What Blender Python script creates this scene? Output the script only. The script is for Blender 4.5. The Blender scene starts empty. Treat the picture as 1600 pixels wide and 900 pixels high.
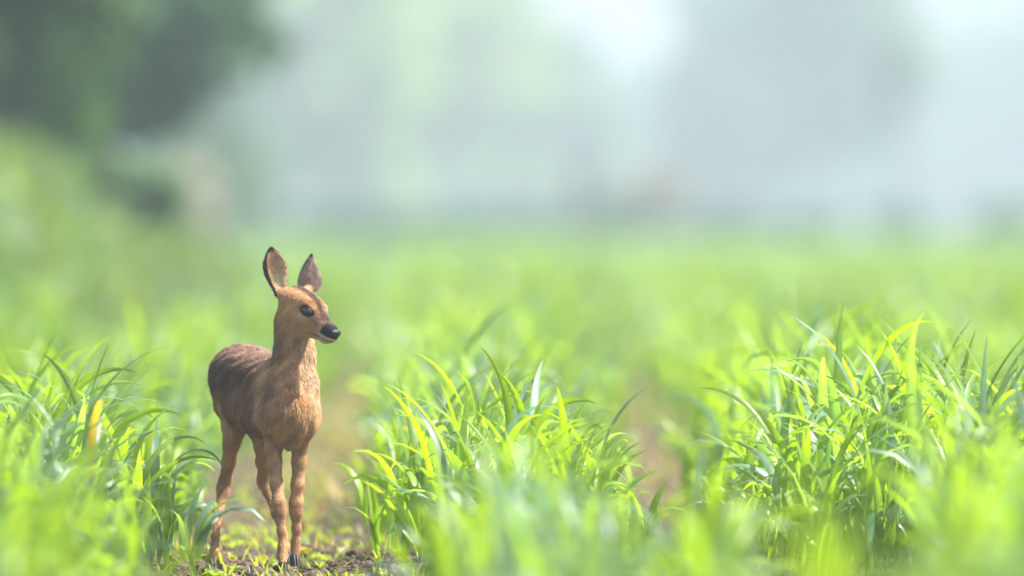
import bpy, math, random
import numpy as np
from mathutils import Vector, Matrix

R = math.radians
rng = np.random.default_rng(11)
random.seed(11)
SC = bpy.context.scene
COL = SC.collection

# ------------------------------------------------------------------ camera
CAMH = 0.65
F = 400.0 / 36.0 * 1600.0          # focal length in photo pixels
HY = 345.0                         # horizon row in the photo
D0 = 21.0                          # distance of the fawn
cam = bpy.data.cameras.new('camera')
cam.lens = 400; cam.sensor_width = 36
cam.clip_start = 0.5; cam.clip_end = 6000
cam.dof.use_dof = True
cam.dof.focus_distance = D0 - 0.03
cam.dof.aperture_fstop = 3.3
co = bpy.data.objects.new('camera', cam); COL.objects.link(co)
co.location = (0, 0, CAMH)
co.rotation_euler = (R(90) - math.atan((450 - HY) / F), 0, 0)
SC.camera = co

# ------------------------------------------------------------------ world, sun, exposure
SUN_EL, SUN_AZ = R(56), R(96)      # azimuth measured from +Y (away from camera) towards +X (right)
w = bpy.data.worlds.new('World'); SC.world = w; w.use_nodes = True
nt = w.node_tree; bg = nt.nodes['Background']
sky = nt.nodes.new('ShaderNodeTexSky'); sky.sky_type = 'NISHITA'; sky.sun_disc = False
sky.sun_elevation = SUN_EL; sky.sun_rotation = SUN_AZ
sky.dust_density = 2.0; sky.air_density = 1.0
nt.links.new(sky.outputs[0], bg.inputs['Color']); bg.inputs['Strength'].default_value = 0.115
sun = bpy.data.lights.new('sun', 'SUN'); sun.energy = 5.0; sun.angle = R(0.6); sun.color = (1, .955, .88)
so = bpy.data.objects.new('sun', sun); COL.objects.link(so)
d = Vector((math.sin(SUN_AZ) * math.cos(SUN_EL), math.cos(SUN_AZ) * math.cos(SUN_EL), math.sin(SUN_EL)))
so.rotation_euler = (-d).to_track_quat('-Z', 'Y').to_euler(); so.location = (5, 10, 20)
SC.view_settings.view_transform = 'Standard'; SC.view_settings.look = 'None'
SC.view_settings.exposure = 1.46; SC.view_settings.gamma = 1
SC.render.engine = 'CYCLES'
cy = SC.cycles
cy.use_denoising = True
cy.max_bounces = 8; cy.diffuse_bounces = 4; cy.glossy_bounces = 2; cy.transmission_bounces = 4
cy.volume_bounces = 1; cy.transparent_max_bounces = 6; cy.sample_clamp_indirect = 6
cy.caustics_reflective = False; cy.caustics_refractive = False

HAZE = 0.0017

# ------------------------------------------------------------------ helpers
def at(px, py, D):
    return Vector(((px - 800) / F * D, D, CAMH - (py - HY) / F * D))

def tag(o, label=None, cat=None, group=None, kind=None):
    if label: o['label'] = label
    if cat: o['category'] = cat
    if group: o['group'] = group
    if kind: o['kind'] = kind
    return o

def link(name, me, parent=None, mat=None, smooth=True):
    o = bpy.data.objects.new(name, me); COL.objects.link(o)
    if mat is not None and not me.materials: me.materials.append(mat)
    if parent is not None: o.parent = parent
    return o

def empty(name, loc=(0, 0, 0)):
    o = bpy.data.objects.new(name, None); COL.objects.link(o); o.location = loc
    o.empty_display_size = .05
    return o

def npmesh(name, V, Fc, smooth=True, cols=None, uv=None):
    """V (n,3); Fc (m,k) k = 3 or 4; cols {name:(n,3)}; uv (n,2)"""
    V = np.asarray(V, np.float32); Fc = np.asarray(Fc, np.int32)
    me = bpy.data.meshes.new(name)
    m, k = Fc.shape
    me.vertices.add(len(V)); me.vertices.foreach_set('co', V.ravel())
    me.loops.add(m * k); me.loops.foreach_set('vertex_index', Fc.ravel())
    me.polygons.add(m)
    me.polygons.foreach_set('loop_start', np.arange(m, dtype=np.int32) * k)
    me.polygons.foreach_set('loop_total', np.full(m, k, np.int32))
    if smooth: me.polygons.foreach_set('use_smooth', np.ones(m, bool))
    me.update(calc_edges=True)
    if cols:
        for n, c in cols.items():
            a = me.attributes.new(n, 'FLOAT_COLOR', 'POINT')
            c = np.asarray(c, np.float32)
            if c.shape[1] == 3: c = np.hstack([c, np.ones((len(c), 1), np.float32)])
            a.data.foreach_set('color', c.ravel())
    me.validate(clean_customdata=False)
    return me

def mat(name):
    m = bpy.data.materials.new(name); m.use_nodes = True
    t = m.node_tree; t.nodes.clear()
    out = t.nodes.new('ShaderNodeOutputMaterial')
    return m, t, out

def N(t, typ, **kw):
    n = t.nodes.new(typ)
    for k, v in kw.items():
        if k in n.inputs: n.inputs[k].default_value = v
        else: setattr(n, k, v)
    return n

def fbm2(x, y, seed=0, octs=4):
    r = np.random.default_rng(seed); out = np.zeros_like(x, dtype=float); a = 1
    for o in range(octs):
        for _ in range(4):
            th = r.uniform(0, 6.283); ph = r.uniform(0, 6.283); k = r.uniform(.7, 1.4) * 2 ** o
            out += a * np.sin(k * (x * math.cos(th) + y * math.sin(th)) + ph) / 4
        a *= .5
    return out

# ------------------------------------------------------------------ materials
def leaf_material(name, trans=.5, rough=.38, spec=.5, tcol=(1.9, 1.75, .55), noise=30.):
    """colour from the point attribute 'tint'; translucent side lights up when back-lit"""
    m, t, out = mat(name)
    a = N(t, 'ShaderNodeAttribute', attribute_name='tint')
    nz = N(t, 'ShaderNodeTexNoise', Scale=noise); nz.inputs['Detail'].default_value = 3
    tc = N(t, 'ShaderNodeTexCoord'); t.links.new(tc.outputs['Object'], nz.inputs['Vector'])
    mr = N(t, 'ShaderNodeMapRange'); mr.inputs['To Min'].default_value = .7; mr.inputs['To Max'].default_value = 1.3
    t.links.new(nz.outputs['Fac'], mr.inputs['Value'])
    mul = N(t, 'ShaderNodeVectorMath', operation='SCALE')
    t.links.new(a.outputs['Color'], mul.inputs[0]); t.links.new(mr.outputs[0], mul.inputs['Scale'])
    p = N(t, 'ShaderNodeBsdfPrincipled'); p.inputs['Roughness'].default_value = rough
    p.inputs['Specular IOR Level'].default_value = spec
    t.links.new(mul.outputs[0], p.inputs['Base Color'])
    tr = N(t, 'ShaderNodeBsdfTranslucent')
    m2 = N(t, 'ShaderNodeVectorMath', operation='MULTIPLY'); m2.inputs[1].default_value = tcol
    t.links.new(mul.outputs[0], m2.inputs[0]); t.links.new(m2.outputs[0], tr.inputs['Color'])
    mx = N(t, 'ShaderNodeMixShader'); mx.inputs[0].default_value = trans
    t.links.new(p.outputs[0], mx.inputs[1]); t.links.new(tr.outputs[0], mx.inputs[2])
    t.links.new(mx.outputs[0], out.inputs['Surface'])
    return m

M_crop = leaf_material('crop_leaf', trans=.50, rough=.38, spec=.55, tcol=(2.6, 2.4, .32))
M_tree = leaf_material('tree_leaf', trans=.35, rough=.5, spec=.4, noise=2.)
M_dry = leaf_material('dry_leaf', trans=.35, rough=.6, spec=.3, tcol=(1.3, 1.2, .8), noise=60.)

def simple(name, col, rough=.7, spec=.4, scale=20., amt=.35, bump=0., col2=None):
    m, t, out = mat(name)
    tc = N(t, 'ShaderNodeTexCoord')
    nz = N(t, 'ShaderNodeTexNoise', Scale=scale); nz.inputs['Detail'].default_value = 6
    t.links.new(tc.outputs['Object'], nz.inputs['Vector'])
    mx = N(t, 'ShaderNodeMix', data_type='RGBA')
    c2 = col2 or tuple(c * (1 - amt) for c in col)
    mx.inputs['A'].default_value = (*col, 1); mx.inputs['B'].default_value = (*c2, 1)
    mr = N(t, 'ShaderNodeMapRange'); mr.inputs['From Min'].default_value = .35; mr.inputs['From Max'].default_value = .65
    t.links.new(nz.outputs['Fac'], mr.inputs['Value']); t.links.new(mr.outputs[0], mx.inputs['Factor'])
    p = N(t, 'ShaderNodeBsdfPrincipled'); p.inputs['Roughness'].default_value = rough
    p.inputs['Specular IOR Level'].default_value = spec
    t.links.new(mx.outputs['Result'], p.inputs['Base Color'])
    if bump:
        b = N(t, 'ShaderNodeBump'); b.inputs['Strength'].default_value = bump; b.inputs['Distance'].default_value = .01
        t.links.new(nz.outputs['Fac'], b.inputs['Height']); t.links.new(b.outputs[0], p.inputs['Normal'])
    t.links.new(p.outputs[0], out.inputs['Surface'])
    return m

M_soil = simple('soil', (.115, .08, .06), rough=.95, spec=.15, scale=14., bump=.7, col2=(.06, .042, .032))
M_clod = simple('clod', (.165, .12, .095), rough=.97, spec=.1, scale=2.2, bump=1., col2=(.075, .052, .04))
M_bark = simple('bark', (.10, .08, .06), rough=.9, spec=.2, scale=6., bump=.8)
M_eye = simple('eye', (.006, .006, .009), rough=.05, spec=.9, amt=.1)
M_nose = simple('nose', (.012, .011, .012), rough=.42, spec=.45, scale=700., bump=.25)
M_hoof = simple('hoof', (.035, .028, .024), rough=.45, spec=.4, scale=120.)
M_stem = simple('plant_stem', (.12, .20, .05), rough=.6, scale=40., amt=.2)
M_meadow = simple('meadow', (.09, .15, .045), rough=.95, spec=.1, scale=.6, col2=(.06, .11, .035))

# ------------------------------------------------------------------ ground
GAP1 = lambda Y: -.428 - .0077 * (Y - 21) + .0125 * np.clip(21 - Y, 0, 9)
GAP2 = lambda Y: .30 + .0088 * (Y - 21)
def gap_dist(x, Y):
    """distance to the centre of the nearest bare strip, and its half width"""
    d = np.full(np.shape(x), 9.); hw = np.full(np.shape(x), .1)
    wob = .03 * np.sin(Y * .7) + .02 * np.sin(Y * 1.9 + 1)
    for k in range(-8, 9):
        if k < 0: c, h = GAP1(Y) + (k) * .82, .08
        elif k == 0: c, h = GAP1(Y), .215 - .05 * np.clip((Y - 24) / 6, 0, 1) - .11 * np.clip((Y - 36) / 10, 0, 1)
        elif k == 1: c, h = GAP2(Y), .125 - .145 * np.clip((19 - Y) / 2, 0, 1) - .11 * np.clip((Y - 34) / 14, 0, 1)
        else: c, h = GAP2(Y) + (k - 1) * .85, .08
        dd = np.abs(x - c - wob)
        m = dd - h < d - hw; d = np.where(m, dd, d); hw = np.where(m, h, hw)
    return d, hw

def ground_z(x, Y):
    d, hw = gap_dist(x, Y)
    near = np.clip((70 - Y) / 20, 0, 1) * np.clip((Y - 2) / 5, 0, 1)
    z = .012 * fbm2(x * 9, Y * 9, 3, 4) - .015 * np.clip(1 - d / .25, 0, 1)
    z = z * near
    # little ridge under the fawn
    return z

# field soil sheet (fine) set into the far meadow sheet
xs = np.concatenate([np.linspace(-9, -1.3, 50)[:-1], np.linspace(-1.3, 1.3, 140), np.linspace(1.3, 9, 50)[1:]])
ys = np.concatenate([np.linspace(1, 18, 120)[:-1], np.linspace(18, 26, 400)[:-1], np.linspace(26, 60, 300)[:-1], np.linspace(60, 76, 30)])
X, Y = np.meshgrid(xs, ys)
Z = ground_z(X, Y) + .004
edge = (np.abs(X) > 8.9) | (Y < 1.1) | (Y > 75.5)
Z[edge] = -.01
V = np.stack([X, Y, Z], -1).reshape(-1, 3)
nx, ny = len(xs), len(ys)
i = (np.arange(ny - 1)[:, None] * nx + np.arange(nx - 1)[None, :]).ravel()
soil = link('soil', npmesh('soil', V, np.stack([i, i + 1, i + nx + 1, i + nx], -1)), mat=M_soil)
tag(soil, 'brown crumbly field soil between the crop rows', kind='structure')
far = [(-700, -55), (700, -55), (700, 1000), (-700, 1000)]
gme = npmesh('ground', [(a, b, -.03) for a, b in far], [(0, 1, 2, 3)], False)
g = link('ground', gme, mat=M_meadow)
tag(g, 'flat green farmland reaching to the horizon', kind='structure')

# grassy bank rising at the left
def bank_h(x, Y):
    t = np.clip((-1.15 - x - .010 * (Y - 50)) / 1.5, 0, 1)
    s = t * t * (3 - 2 * t)
    return s * .88 * np.clip((Y - 40) / 8, 0, 1) * np.clip((90 - Y) / 15, 0, 1) + .05 * fbm2(x * 2, Y * 2, 8, 3) * s
bx = np.linspace(-16, -.9, 110); by = np.linspace(39, 92, 110)
X, Y = np.meshgrid(bx, by); Z = bank_h(X, Y) - .04
Z[:, 0] = -.2
V = np.stack([X, Y, Z], -1).reshape(-1, 3)
i = (np.arange(109)[:, None] * 110 + np.arange(109)[None, :]).ravel()
tag(link('bank', npmesh('bank', V, np.stack([i, i + 1, i + 111, i + 110], -1)), mat=M_meadow),
    'low grassy bank rising at the left edge of the field', kind='structure')

# ------------------------------------------------------------------ blades
def blades(base, az, L, W, th0, th1, segs=6, fold=.25, twist=None, power=1.9, az_curl=None, prof=2.4):
    """returns V (n,(segs)*3+1,3) triangulated faces list for n blades"""
    n = len(L); az = np.asarray(az)
    t = np.linspace(0, 1, segs + 1)
    tm = (t[1:] + t[:-1]) / 2
    th = th0[:, None] + (th1 - th0)[:, None] * tm[None] ** power
    A = az[:, None] + (az_curl[:, None] * tm[None] ** 1.5 if az_curl is not None else 0)
    ds = (L / segs)[:, None]
    dirs = np.stack([np.sin(th) * np.cos(A), np.sin(th) * np.sin(A), np.cos(th)], -1)
    P = np.concatenate([np.zeros((n, 1, 3)), np.cumsum(dirs * ds[..., None], 1)], 1) + base[:, None]
    T = np.concatenate([dirs[:, :1], (dirs[:, 1:] + dirs[:, :-1]) / 2, dirs[:, -1:]], 1)
    T /= np.linalg.norm(T, axis=-1, keepdims=True)
    A = np.broadcast_to(A, th.shape); A2 = np.concatenate([A[:, :1], A], 1)
    S = np.stack([-np.sin(A2), np.cos(A2), np.zeros_like(A2)], -1)
    Nn = np.cross(S, T)
    if twist is not None:
        tw = twist[:, None] * t[None]
        S, Nn = S * np.cos(tw)[..., None] + Nn * np.sin(tw)[..., None], Nn * np.cos(tw)[..., None] - S * np.sin(tw)[..., None]
    wp = np.clip(.45 + t * 2.6, 0, 1) * (1 - t ** prof) ** .9
    hw = (W / 2)[:, None] * wp[None]
    l = P - S * hw[..., None]; r = P + S * hw[..., None]
    c = P - Nn * (hw * fold)[..., None]
    V = np.stack([l, c, r], 2)[:, :segs].reshape(n, segs * 3, 3)
    V = np.concatenate([V, P[:, -1:]], 1)
    nv = segs * 3 + 1
    f = []
    for k in range(segs - 1):
        a = k * 3; b = a + 3
        f += [(a, a + 1, b + 1), (a, b + 1, b), (a + 1, a + 2, b + 2), (a + 1, b + 2, b + 1)]
    a = (segs - 1) * 3
    f += [(a, a + 1, nv - 1), (a + 1, a + 2, nv - 1)]
    f = np.array(f)
    Fc = (f[None] + (np.arange(n) * nv)[:, None, None]).reshape(-1, 3)
    tt = np.concatenate([np.repeat(t[:segs], 3), [1.]])
    mid = np.concatenate([np.tile([0, 1, 0], segs), [0]])
    return V.reshape(-1, 3), Fc, np.tile(tt, n), np.tile(mid, n), nv

G_YEL = np.array([.17, .28, .018]); G_MID = np.array([.125, .215, .030]); G_BLU = np.array([.135, .235, .15])
def crop_tint(n, bias=None):
    r = rng.random((n, 1)) ** 1.5; q = rng.random((n, 1))
    if bias is not None: q = np.clip(q + bias[:, None] * .45, 0, 1); r = np.clip(r ** 1.4 + bias[:, None] * .4, 0, 1)
    c = G_MID * (1 - r) + G_YEL * r
    c = np.where(q < .36, G_BLU * (.8 + .5 * r), c)
    q2 = rng.random((n, 1)); c = np.where((q2 < .0015) & (n > 1), np.array([.30, .24, .06]), c)
    return c * rng.uniform(.8, 1.2, (n, 1))

def crop_heights(x, Y):
    d, hw = gap_dist(x, Y)
    ramp = np.full(np.shape(x), .19)
    a = x - GAP1(Y); b = x - GAP2(Y)
    ramp = np.where((a < 0) & (a > -.62), .30, ramp)
    ramp = np.where((a >= 0) & (b < 0), np.where(np.abs(a) < np.abs(b) - .12, .12, .27), ramp)
    ramp = np.where((b >= 0) & (b < .5), .14, ramp)
    return np.clip((d - hw) / ramp, 0, 1)

def crop_field(name, y0, y1, xmin, xmax, dens, segs, bl, wid, zshift=0, keep=None, seed=1, lscale=1., label=''):
    """plants scattered between y0 and y1; bl blades each"""
    ybins = np.linspace(y0, y1, max(2, int((y1 - y0) / 2) + 1))
    PX, PY = [], []
    for a, b in zip(ybins[:-1], ybins[1:]):
        lo, hi = xmin(a), xmax(b)
        n = int(dens * (hi - lo) * (b - a))
        PX.append(rng.uniform(lo, hi, n)); PY.append(rng.uniform(a, b, n))
    x = np.concatenate(PX); Y = np.concatenate(PY)
    e = crop_heights(x + rng.normal(0, .035, len(x)), Y)
    patch = .5 + .5 * fbm2(x * 2.2, Y * .9, 5, 3)
    ok = rng.random(len(x)) < np.where(e <= 0, .0, .35 + .65 * e) * (.65 + .35 * np.clip(patch + .3, 0, 1))
    if keep is not None: ok &= keep(x, Y)
    x, Y, e, patch = x[ok], Y[ok], e[ok], patch[ok]
    n = len(x)
    hgt = (.45 + .55 * e ** .8) * (.80 + .15 * np.clip(patch, -.3, 1.2)) * rng.uniform(.82, 1.1, n)
    gz = ground_z(x, Y)
    # each plant: bl blades from a short stem
    px = np.repeat(x, bl); py = np.repeat(Y, bl); ph = np.repeat(hgt, bl); m = n * bl
    j = np.tile(np.arange(bl), n)
    az = np.repeat(rng.uniform(0, 6.283, n), bl) + j * 2.6 + rng.normal(0, .5, m)
    # blades lean a little out towards the bare strips and down-wind (to the right)
    az = np.where(rng.random(m) < .25, rng.normal(.1, .6, m), az)
    zb = np.repeat(gz, bl) + (.02 + .17 * j / max(1, bl - 1)) * ph * rng.uniform(.6, 1.1, m)
    L = (.17 + .15 * rng.random(m) + .03 * j / bl) * ph * lscale
    base = np.stack([px + rng.normal(0, .012, m), py + rng.normal(0, .012, m), zb], -1)
    th0 = np.abs(rng.normal(.13, .11, m)); th1 = th0 + rng.gamma(2.6, .52, m) + .15
    th1 = np.minimum(th1, 2.7)
    V, Fc, t, mid, nv = blades(base, az, L * 1.2, wid * rng.uniform(.7, 1.25, m), th0, th1, segs,
                               twist=rng.normal(0, .8, m), az_curl=rng.normal(0, .5, m))
    tint = np.repeat(crop_tint(m, np.repeat(np.clip(1.6 * fbm2(x * 3.1, Y * 1.1, 21, 2), -1, 1), bl)), nv, 0)
    tint = tint * (1 + .25 * mid[:, None]) * (np.array([1, 1, 1]) * (1 - .0 * t[:, None]))
    me = npmesh(name, V, Fc, True, {'tint': tint})
    o = link(name, me, mat=M_crop); tag(o, label, kind='stuff')
    return o, len(Fc)

def fw(Y, m): return 800 / F * Y + m
ntri = 0
FOCUS = []      # plants built one by one stand here: (x, y)
for (pxs, cnt) in (((40, 285), 12), ((615, 960), 18), ((1120, 1590), 22)):
    for k in range(cnt):
        Yk = rng.uniform(20.55, 21.5); pxk = pxs[0] + (pxs[1] - pxs[0]) * (k + rng.uniform(.1, .9)) / cnt
        FOCUS.append((pxs[0], (pxk - 800) / F * Yk, Yk))
def open_view(x, Y):     # lanes left bare in the near crop
    px = x / Y * F + 800 + 25 * np.sin(Y * 2.1) + rng.normal(0, 18, len(x))
    return ~(((px > 1135) & (px < 1470)) | ((px > 590) & (px < 690)))
o, n = crop_field('young_crop', 13.2, 20.2, lambda Y: -fw(Y, 1.0), lambda Y: fw(Y, 1.0), 75, 6, 7, .019, keep=open_view, label='blurred near rows of bright green cereal blades in front of the fawn'); ntri += n
o, n = crop_field('young_crop', 20.2, 26, lambda Y: -fw(Y, 1.0), lambda Y: fw(Y, 1.0), 100, 7, 8, .017, label='rows of bright green cereal blades beside and just behind the fawn'); ntri += n
o, n = crop_field('young_crop', 26, 46, lambda Y: -fw(Y, 1.2), lambda Y: fw(Y, 1.2), 60, 5, 5, .019, label='softly blurred rows of green cereal behind the fawn'); ntri += n
o, n = crop_field('young_crop', 46, 95, lambda Y: -fw(Y, 2.5), lambda Y: fw(Y, 2.5), 16, 3, 5, .030, label='far rows of light green cereal melting into one another'); ntri += n
o, n = crop_field('young_crop', 95, 215, lambda Y: -fw(Y, 6), lambda Y: fw(Y, 6), 3.0, 3, 5, .075, lscale=1.08, label='farthest pale green part of the crop along the field edge'); ntri += n
o, n = crop_field('young_crop', 10.6, 13.2, lambda Y: .08, lambda Y: .40, 60, 6, 6, .021, label='very blurred green cereal blades closest to the camera, low right of centre'); ntri += n
# bank grass
n = 26000
x = rng.uniform(-9, -1.0, n); Y = rng.uniform(41, 78, n)
h = bank_h(x, Y); ok = h > .04; x, Y, h = x[ok], Y[ok], h[ok]; n = len(x)
V, Fc, t, mid, nv = blades(np.stack([x, Y, h - .05], -1), rng.uniform(0, 6.28, n), rng.uniform(.18, .42, n), rng.uniform(.02, .045, n),
                           np.abs(rng.normal(.2, .15, n)), rng.uniform(.5, 1.8, n), 3)
tint = np.repeat(np.array([.115, .18, .085]) * rng.uniform(.7, 1.3, (n, 1)) * np.stack([rng.uniform(.8, 1.2, n), np.ones(n), np.ones(n)], -1), nv, 0)
tag(link('bank_grass', npmesh('bank_grass', V, Fc, True, {'tint': tint}), mat=M_crop), 'olive green rough grass covering the bank at the left', kind='stuff')
ntri += len(Fc)

# ------------------------------------------------------------------ single cereal plants in focus
def plant_leaf_mesh(seed):
    return None
def crop_plant(x, Y, h, label, group, nl=6):
    r = empty('cereal_plant', (x, Y, float(ground_z(np.array(x), np.array(Y)))))
    tag(r, label, 'plant', group)
    # stem: thin tapered tube
    k = 6; pts = []
    lean = rng.normal(0, .05, 2)
    for q in range(5):
        z = h * .5 * q / 4; rad = .0035 * (1 - .12 * q)
        for a in range(k):
            pts.append((lean[0] * z + rad * math.cos(a * 6.283 / k), lean[1] * z + rad * math.sin(a * 6.283 / k), z - .01))
    fs = [(q * k + a, q * k + (a + 1) % k, (q + 1) * k + (a + 1) % k, (q + 1) * k + a) for q in range(4) for a in range(k)]
    link('stem', npmesh('stem', pts, fs), r, M_stem)
    az0 = rng.uniform(0, 6.28)
    for j in range(nl):
        z = h * .48 * (j + .4) / nl
        az = az0 + j * 2.7 + rng.normal(0, .4)
        L = h * rng.uniform(.72, 1.05)
        th0 = abs(rng.normal(.15, .1)); th1 = th0 + rng.choice([1.0, 1.5, 2.0, 2.4]) * rng.uniform(.8, 1.15)
        V, Fc, t, mid, nv = blades(np.array([[lean[0] * z, lean[1] * z, z]]), np.array([az]), np.array([L]), np.array([rng.uniform(.016, .025)]),
                                   np.array([th0]), np.array([th1]), 14, twist=np.array([rng.normal(0, .9)]), az_curl=np.array([rng.normal(0, .4)]), fold=.3)
        tint = np.repeat(crop_tint(1), nv, 0) * (1 + .3 * mid[:, None])
        link('leaf', npmesh('leaf', V, Fc, True, {'tint': tint}), r, M_crop)
    return r
GL = {40: ('slender green cereal plant with arching blades in the strip left of the fawn', 'cereal plants left of the fawn'),
      615: ('slender green cereal plant with arching blades in the strip just right of the fawn', 'cereal plants just right of the fawn'),
      1120: ('slender green cereal plant with arching blades in the far right strip', 'cereal plants in the far right strip')}
for g_, x, Y in FOCUS:
    e = float(crop_heights(np.array(x), np.array(Y)))
    if e <= 0: x += .1 if g_ != 40 else -.1; e = .5
    crop_plant(x, Y, (.23 + .17 * e) * rng.uniform(.88, 1.06), *GL[g_])

# ------------------------------------------------------------------ FAWN
S = D0 / F
def P(px, py, dy=0.): return np.array(at(px, py, D0 + dy))
# signed distance field on a grid
VX = .0021
lo = np.array([P(318, 900)[0], D0 - .14, -.005]); hi = np.array([P(548, 0)[0], D0 + .44, .625])
gn = np.ceil((hi - lo) / VX).astype(int)
G = np.full(gn, .05, np.float32)
prims = []      # (fn, flow, id)
gx = [lo[a] + VX * np.arange(gn[a]) for a in range(3)]
def smin(a, b, k):
    h = np.clip(.5 + .5 * (b - a) / k, 0, 1)
    return b + (a - b) * h - k * h * (1 - h)
def apply(fn, bb0, bb1, k, sub=False):
    i0 = np.clip(((bb0 - lo) / VX).astype(int) - 1, 0, gn); i1 = np.clip(((bb1 - lo) / VX).astype(int) + 2, 0, gn)
    sl = tuple(slice(i0[a], i1[a]) for a in range(3))
    q = np.stack(np.meshgrid(gx[0][sl[0]], gx[1][sl[1]], gx[2][sl[2]], indexing='ij'), -1)
    d = fn(q).astype(np.float32)
    if sub: G[sl] = -smin(-G[sl], d, k)
    else: G[sl] = smin(G[sl], d, k)
def rc(a, b, ra, rb, k=.012, flow=None, reg='body'):
    a = np.asarray(a, float); b = np.asarray(b, float); ba = b - a; L2 = ba @ ba
    def fn(q):
        t = np.clip(((q - a) @ ba) / L2, 0, 1)
        return np.linalg.norm(q - a - t[..., None] * ba, axis=-1) - (ra + (rb - ra) * t)
    m = max(ra, rb) + k + .012
    apply(fn, np.minimum(a, b) - m, np.maximum(a, b) + m, k)
    fl = ba / math.sqrt(L2) if flow is None else np.asarray(flow, float)
    prims.append((fn, fl, reg))
def el(c, rad, rot=np.eye(3), k=.012, flow=(0, 0, -1), reg='body', sub=False):
    c = np.asarray(c, float); rad = np.asarray(rad, float)
    def fn(q):
        l = (q - c) @ rot / rad
        n = np.linalg.norm(l, axis=-1); n2 = np.linalg.norm(l / rad, axis=-1) + 1e-9
        return n * (n - 1) / n2
    m = rad.max() + k + .012
    apply(fn, c - m, c + m, k, sub)
    if not sub: prims.append((fn, np.asarray(flow, float), reg))
def chain(pts, k=.01, reg='leg'):
    for (p, r), (q, r2) in zip(pts[:-1], pts[1:]):
        rc(p, q, r * S, r2 * S, k, reg=reg)

back = (P(377, 600, .30) - P(450, 640, .02)); back /= np.linalg.norm(back)
# torso
rc(P(444, 604, .07), P(386, 592, .27), 42 * S, 44 * S, .02, reg='body')
rc(P(456, 652, .02), P(412, 636, .15), 37 * S, 40 * S, .02, reg='body')
rc(P(412, 636, .15), P(388, 632, .24), 40 * S, 38 * S, .02, reg='body')
rc(P(392, 592, .25), P(377, 590, .315), 46 * S, 45 * S, .02, reg='body')
rc(P(376, 588, .31), P(372, 628, .335), 43 * S, 35 * S, .02, flow=(-.1, .1, -1), reg='body')
# withers / shoulders
rc(P(446, 590, .07), P(424, 650, .03), 29 * S, 21 * S, .018, reg='body')
rc(P(466, 600, .06), P(474, 655, .01), 28 * S, 21 * S, .018, reg='body')
# brisket
rc(P(456, 640, -.012), P(452, 676, .01), 30 * S, 19 * S, .02, flow=(0, -.1, -1), reg='chest')
# neck
rc(P(457, 502, .022), P(460, 555, .03), 25 * S, 27 * S, .015, flow=(0, 0, -1), reg='neck')
rc(P(460, 555, .03), P(457, 600, .022), 28 * S, 33 * S, .015, flow=(0, 0, -1), reg='neck')
rc(P(457, 600, .022), P(455, 645, .008), 33 * S, 36 * S, .015, flow=(0, 0, -1), reg='neck')
# tail stub
rc(P(352, 592, .352), P(347, 612, .362), 12 * S, 7 * S, .012, flow=(-.2, .3, -1), reg='rump')
# legs
chain([(P(372, 625, .31), 34), (P(367, 664, .27), 20), (P(362, 692, .265), 12.5), (P(357, 722, .29), 9.5), (P(352, 752, .325), 9),
       (P(349, 768, .325), 8.4), (P(341, 800, .31), 6.6), (P(336.5, 838, .295), 5.0), (P(335, 862, .288), 5.6), (P(333, 878, .283), 5.2)])
chain([(P(398, 625, .30), 33), (P(408, 668, .22), 21), (P(411, 698, .22), 12.5), (P(411, 722, .26), 10), (P(414, 742, .30), 9.6),
       (P(419, 766, .30), 8), (P(432, 802, .28), 6.4), (P(443, 838, .262), 5.2), (P(446, 856, .255), 6.4), (P(447, 870, .25), 6)])
chain([(P(428, 655, .03), 23), (P(428, 695, .045), 12.5), (P(429, 722, .04), 9.8), (P(432, 757, .025), 8.8), (P(436, 786, .015), 9.4),
       (P(438, 800, .014), 8.2), (P(440, 830, .012), 5.4), (P(441, 856, .012), 5.3), (P(441, 868, .01), 6.0), (P(442, 882, .0), 5.6)])
chain([(P(472, 655, .015), 23), (P(468, 695, .035), 12.5), (P(467, 722, .04), 9.8), (P(465, 757, .042), 8.8), (P(463, 787, .045), 9.6),
       (P(463, 801, .045), 8.4), (P(463, 826, .05), 5.6), (P(462, 846, .055), 5.4), (P(462, 858, .055), 6.0), (P(461, 870, .05), 5.6)])
el(P(345, 764, .345), (.008, .010, .018), k=.01, reg='leg'); el(P(408, 750, .325), (.008, .010, .018), k=.01, reg='leg')

# head frame
HC = P(464, 480, 0.0)
f_ = np.array([.0756, -.058, -.0437]); f_ /= np.linalg.norm(f_)
s_ = np.array([f_[1], -f_[0], 0.]); s_ /= np.linalg.norm(s_)       # towards the camera
u_ = np.cross(f_, s_); u_ = u_ if u_[2] > 0 else -u_
HR = np.stack([f_, s_, u_], 1)
HS = 1.06
def H(a, b, c): return HC + HS * .001 * (a * f_ + b * s_ + c * u_)
hf = tuple(-f_ * .9)
el(H(-2, 0, 4), (.035, .0290, .033), HR, .012, hf, 'head')
el(H(24, 0, 8), (.033, .0285, .026), HR, .012, hf, 'head')
el(H(6, 0, -20), (.033, .024, .027), HR, .014, hf, 'head')
el(H(30, 0, -19), (.030, .019, .018), HR, .014, hf, 'head')
rc(H(34, 0, 2), H(83, 0, -6), .0215, .0135, .012, hf, 'head')
rc(H(30, 0, -19), H(81, 0, -21), .0165, .0095, .010, hf, 'head')
rc(H(70, 0, -10), H(89, 0, -11), .0135, .0140, .008, hf, 'muzzle')
rc(H(84, 5, -17), H(84, -5, -17), .0085, .0085, .006, hf, 'muzzle')
rc(H(80, 2.5, -25), H(80, -2.5, -25), .0060, .0060, .005, hf, 'muzzle')
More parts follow.
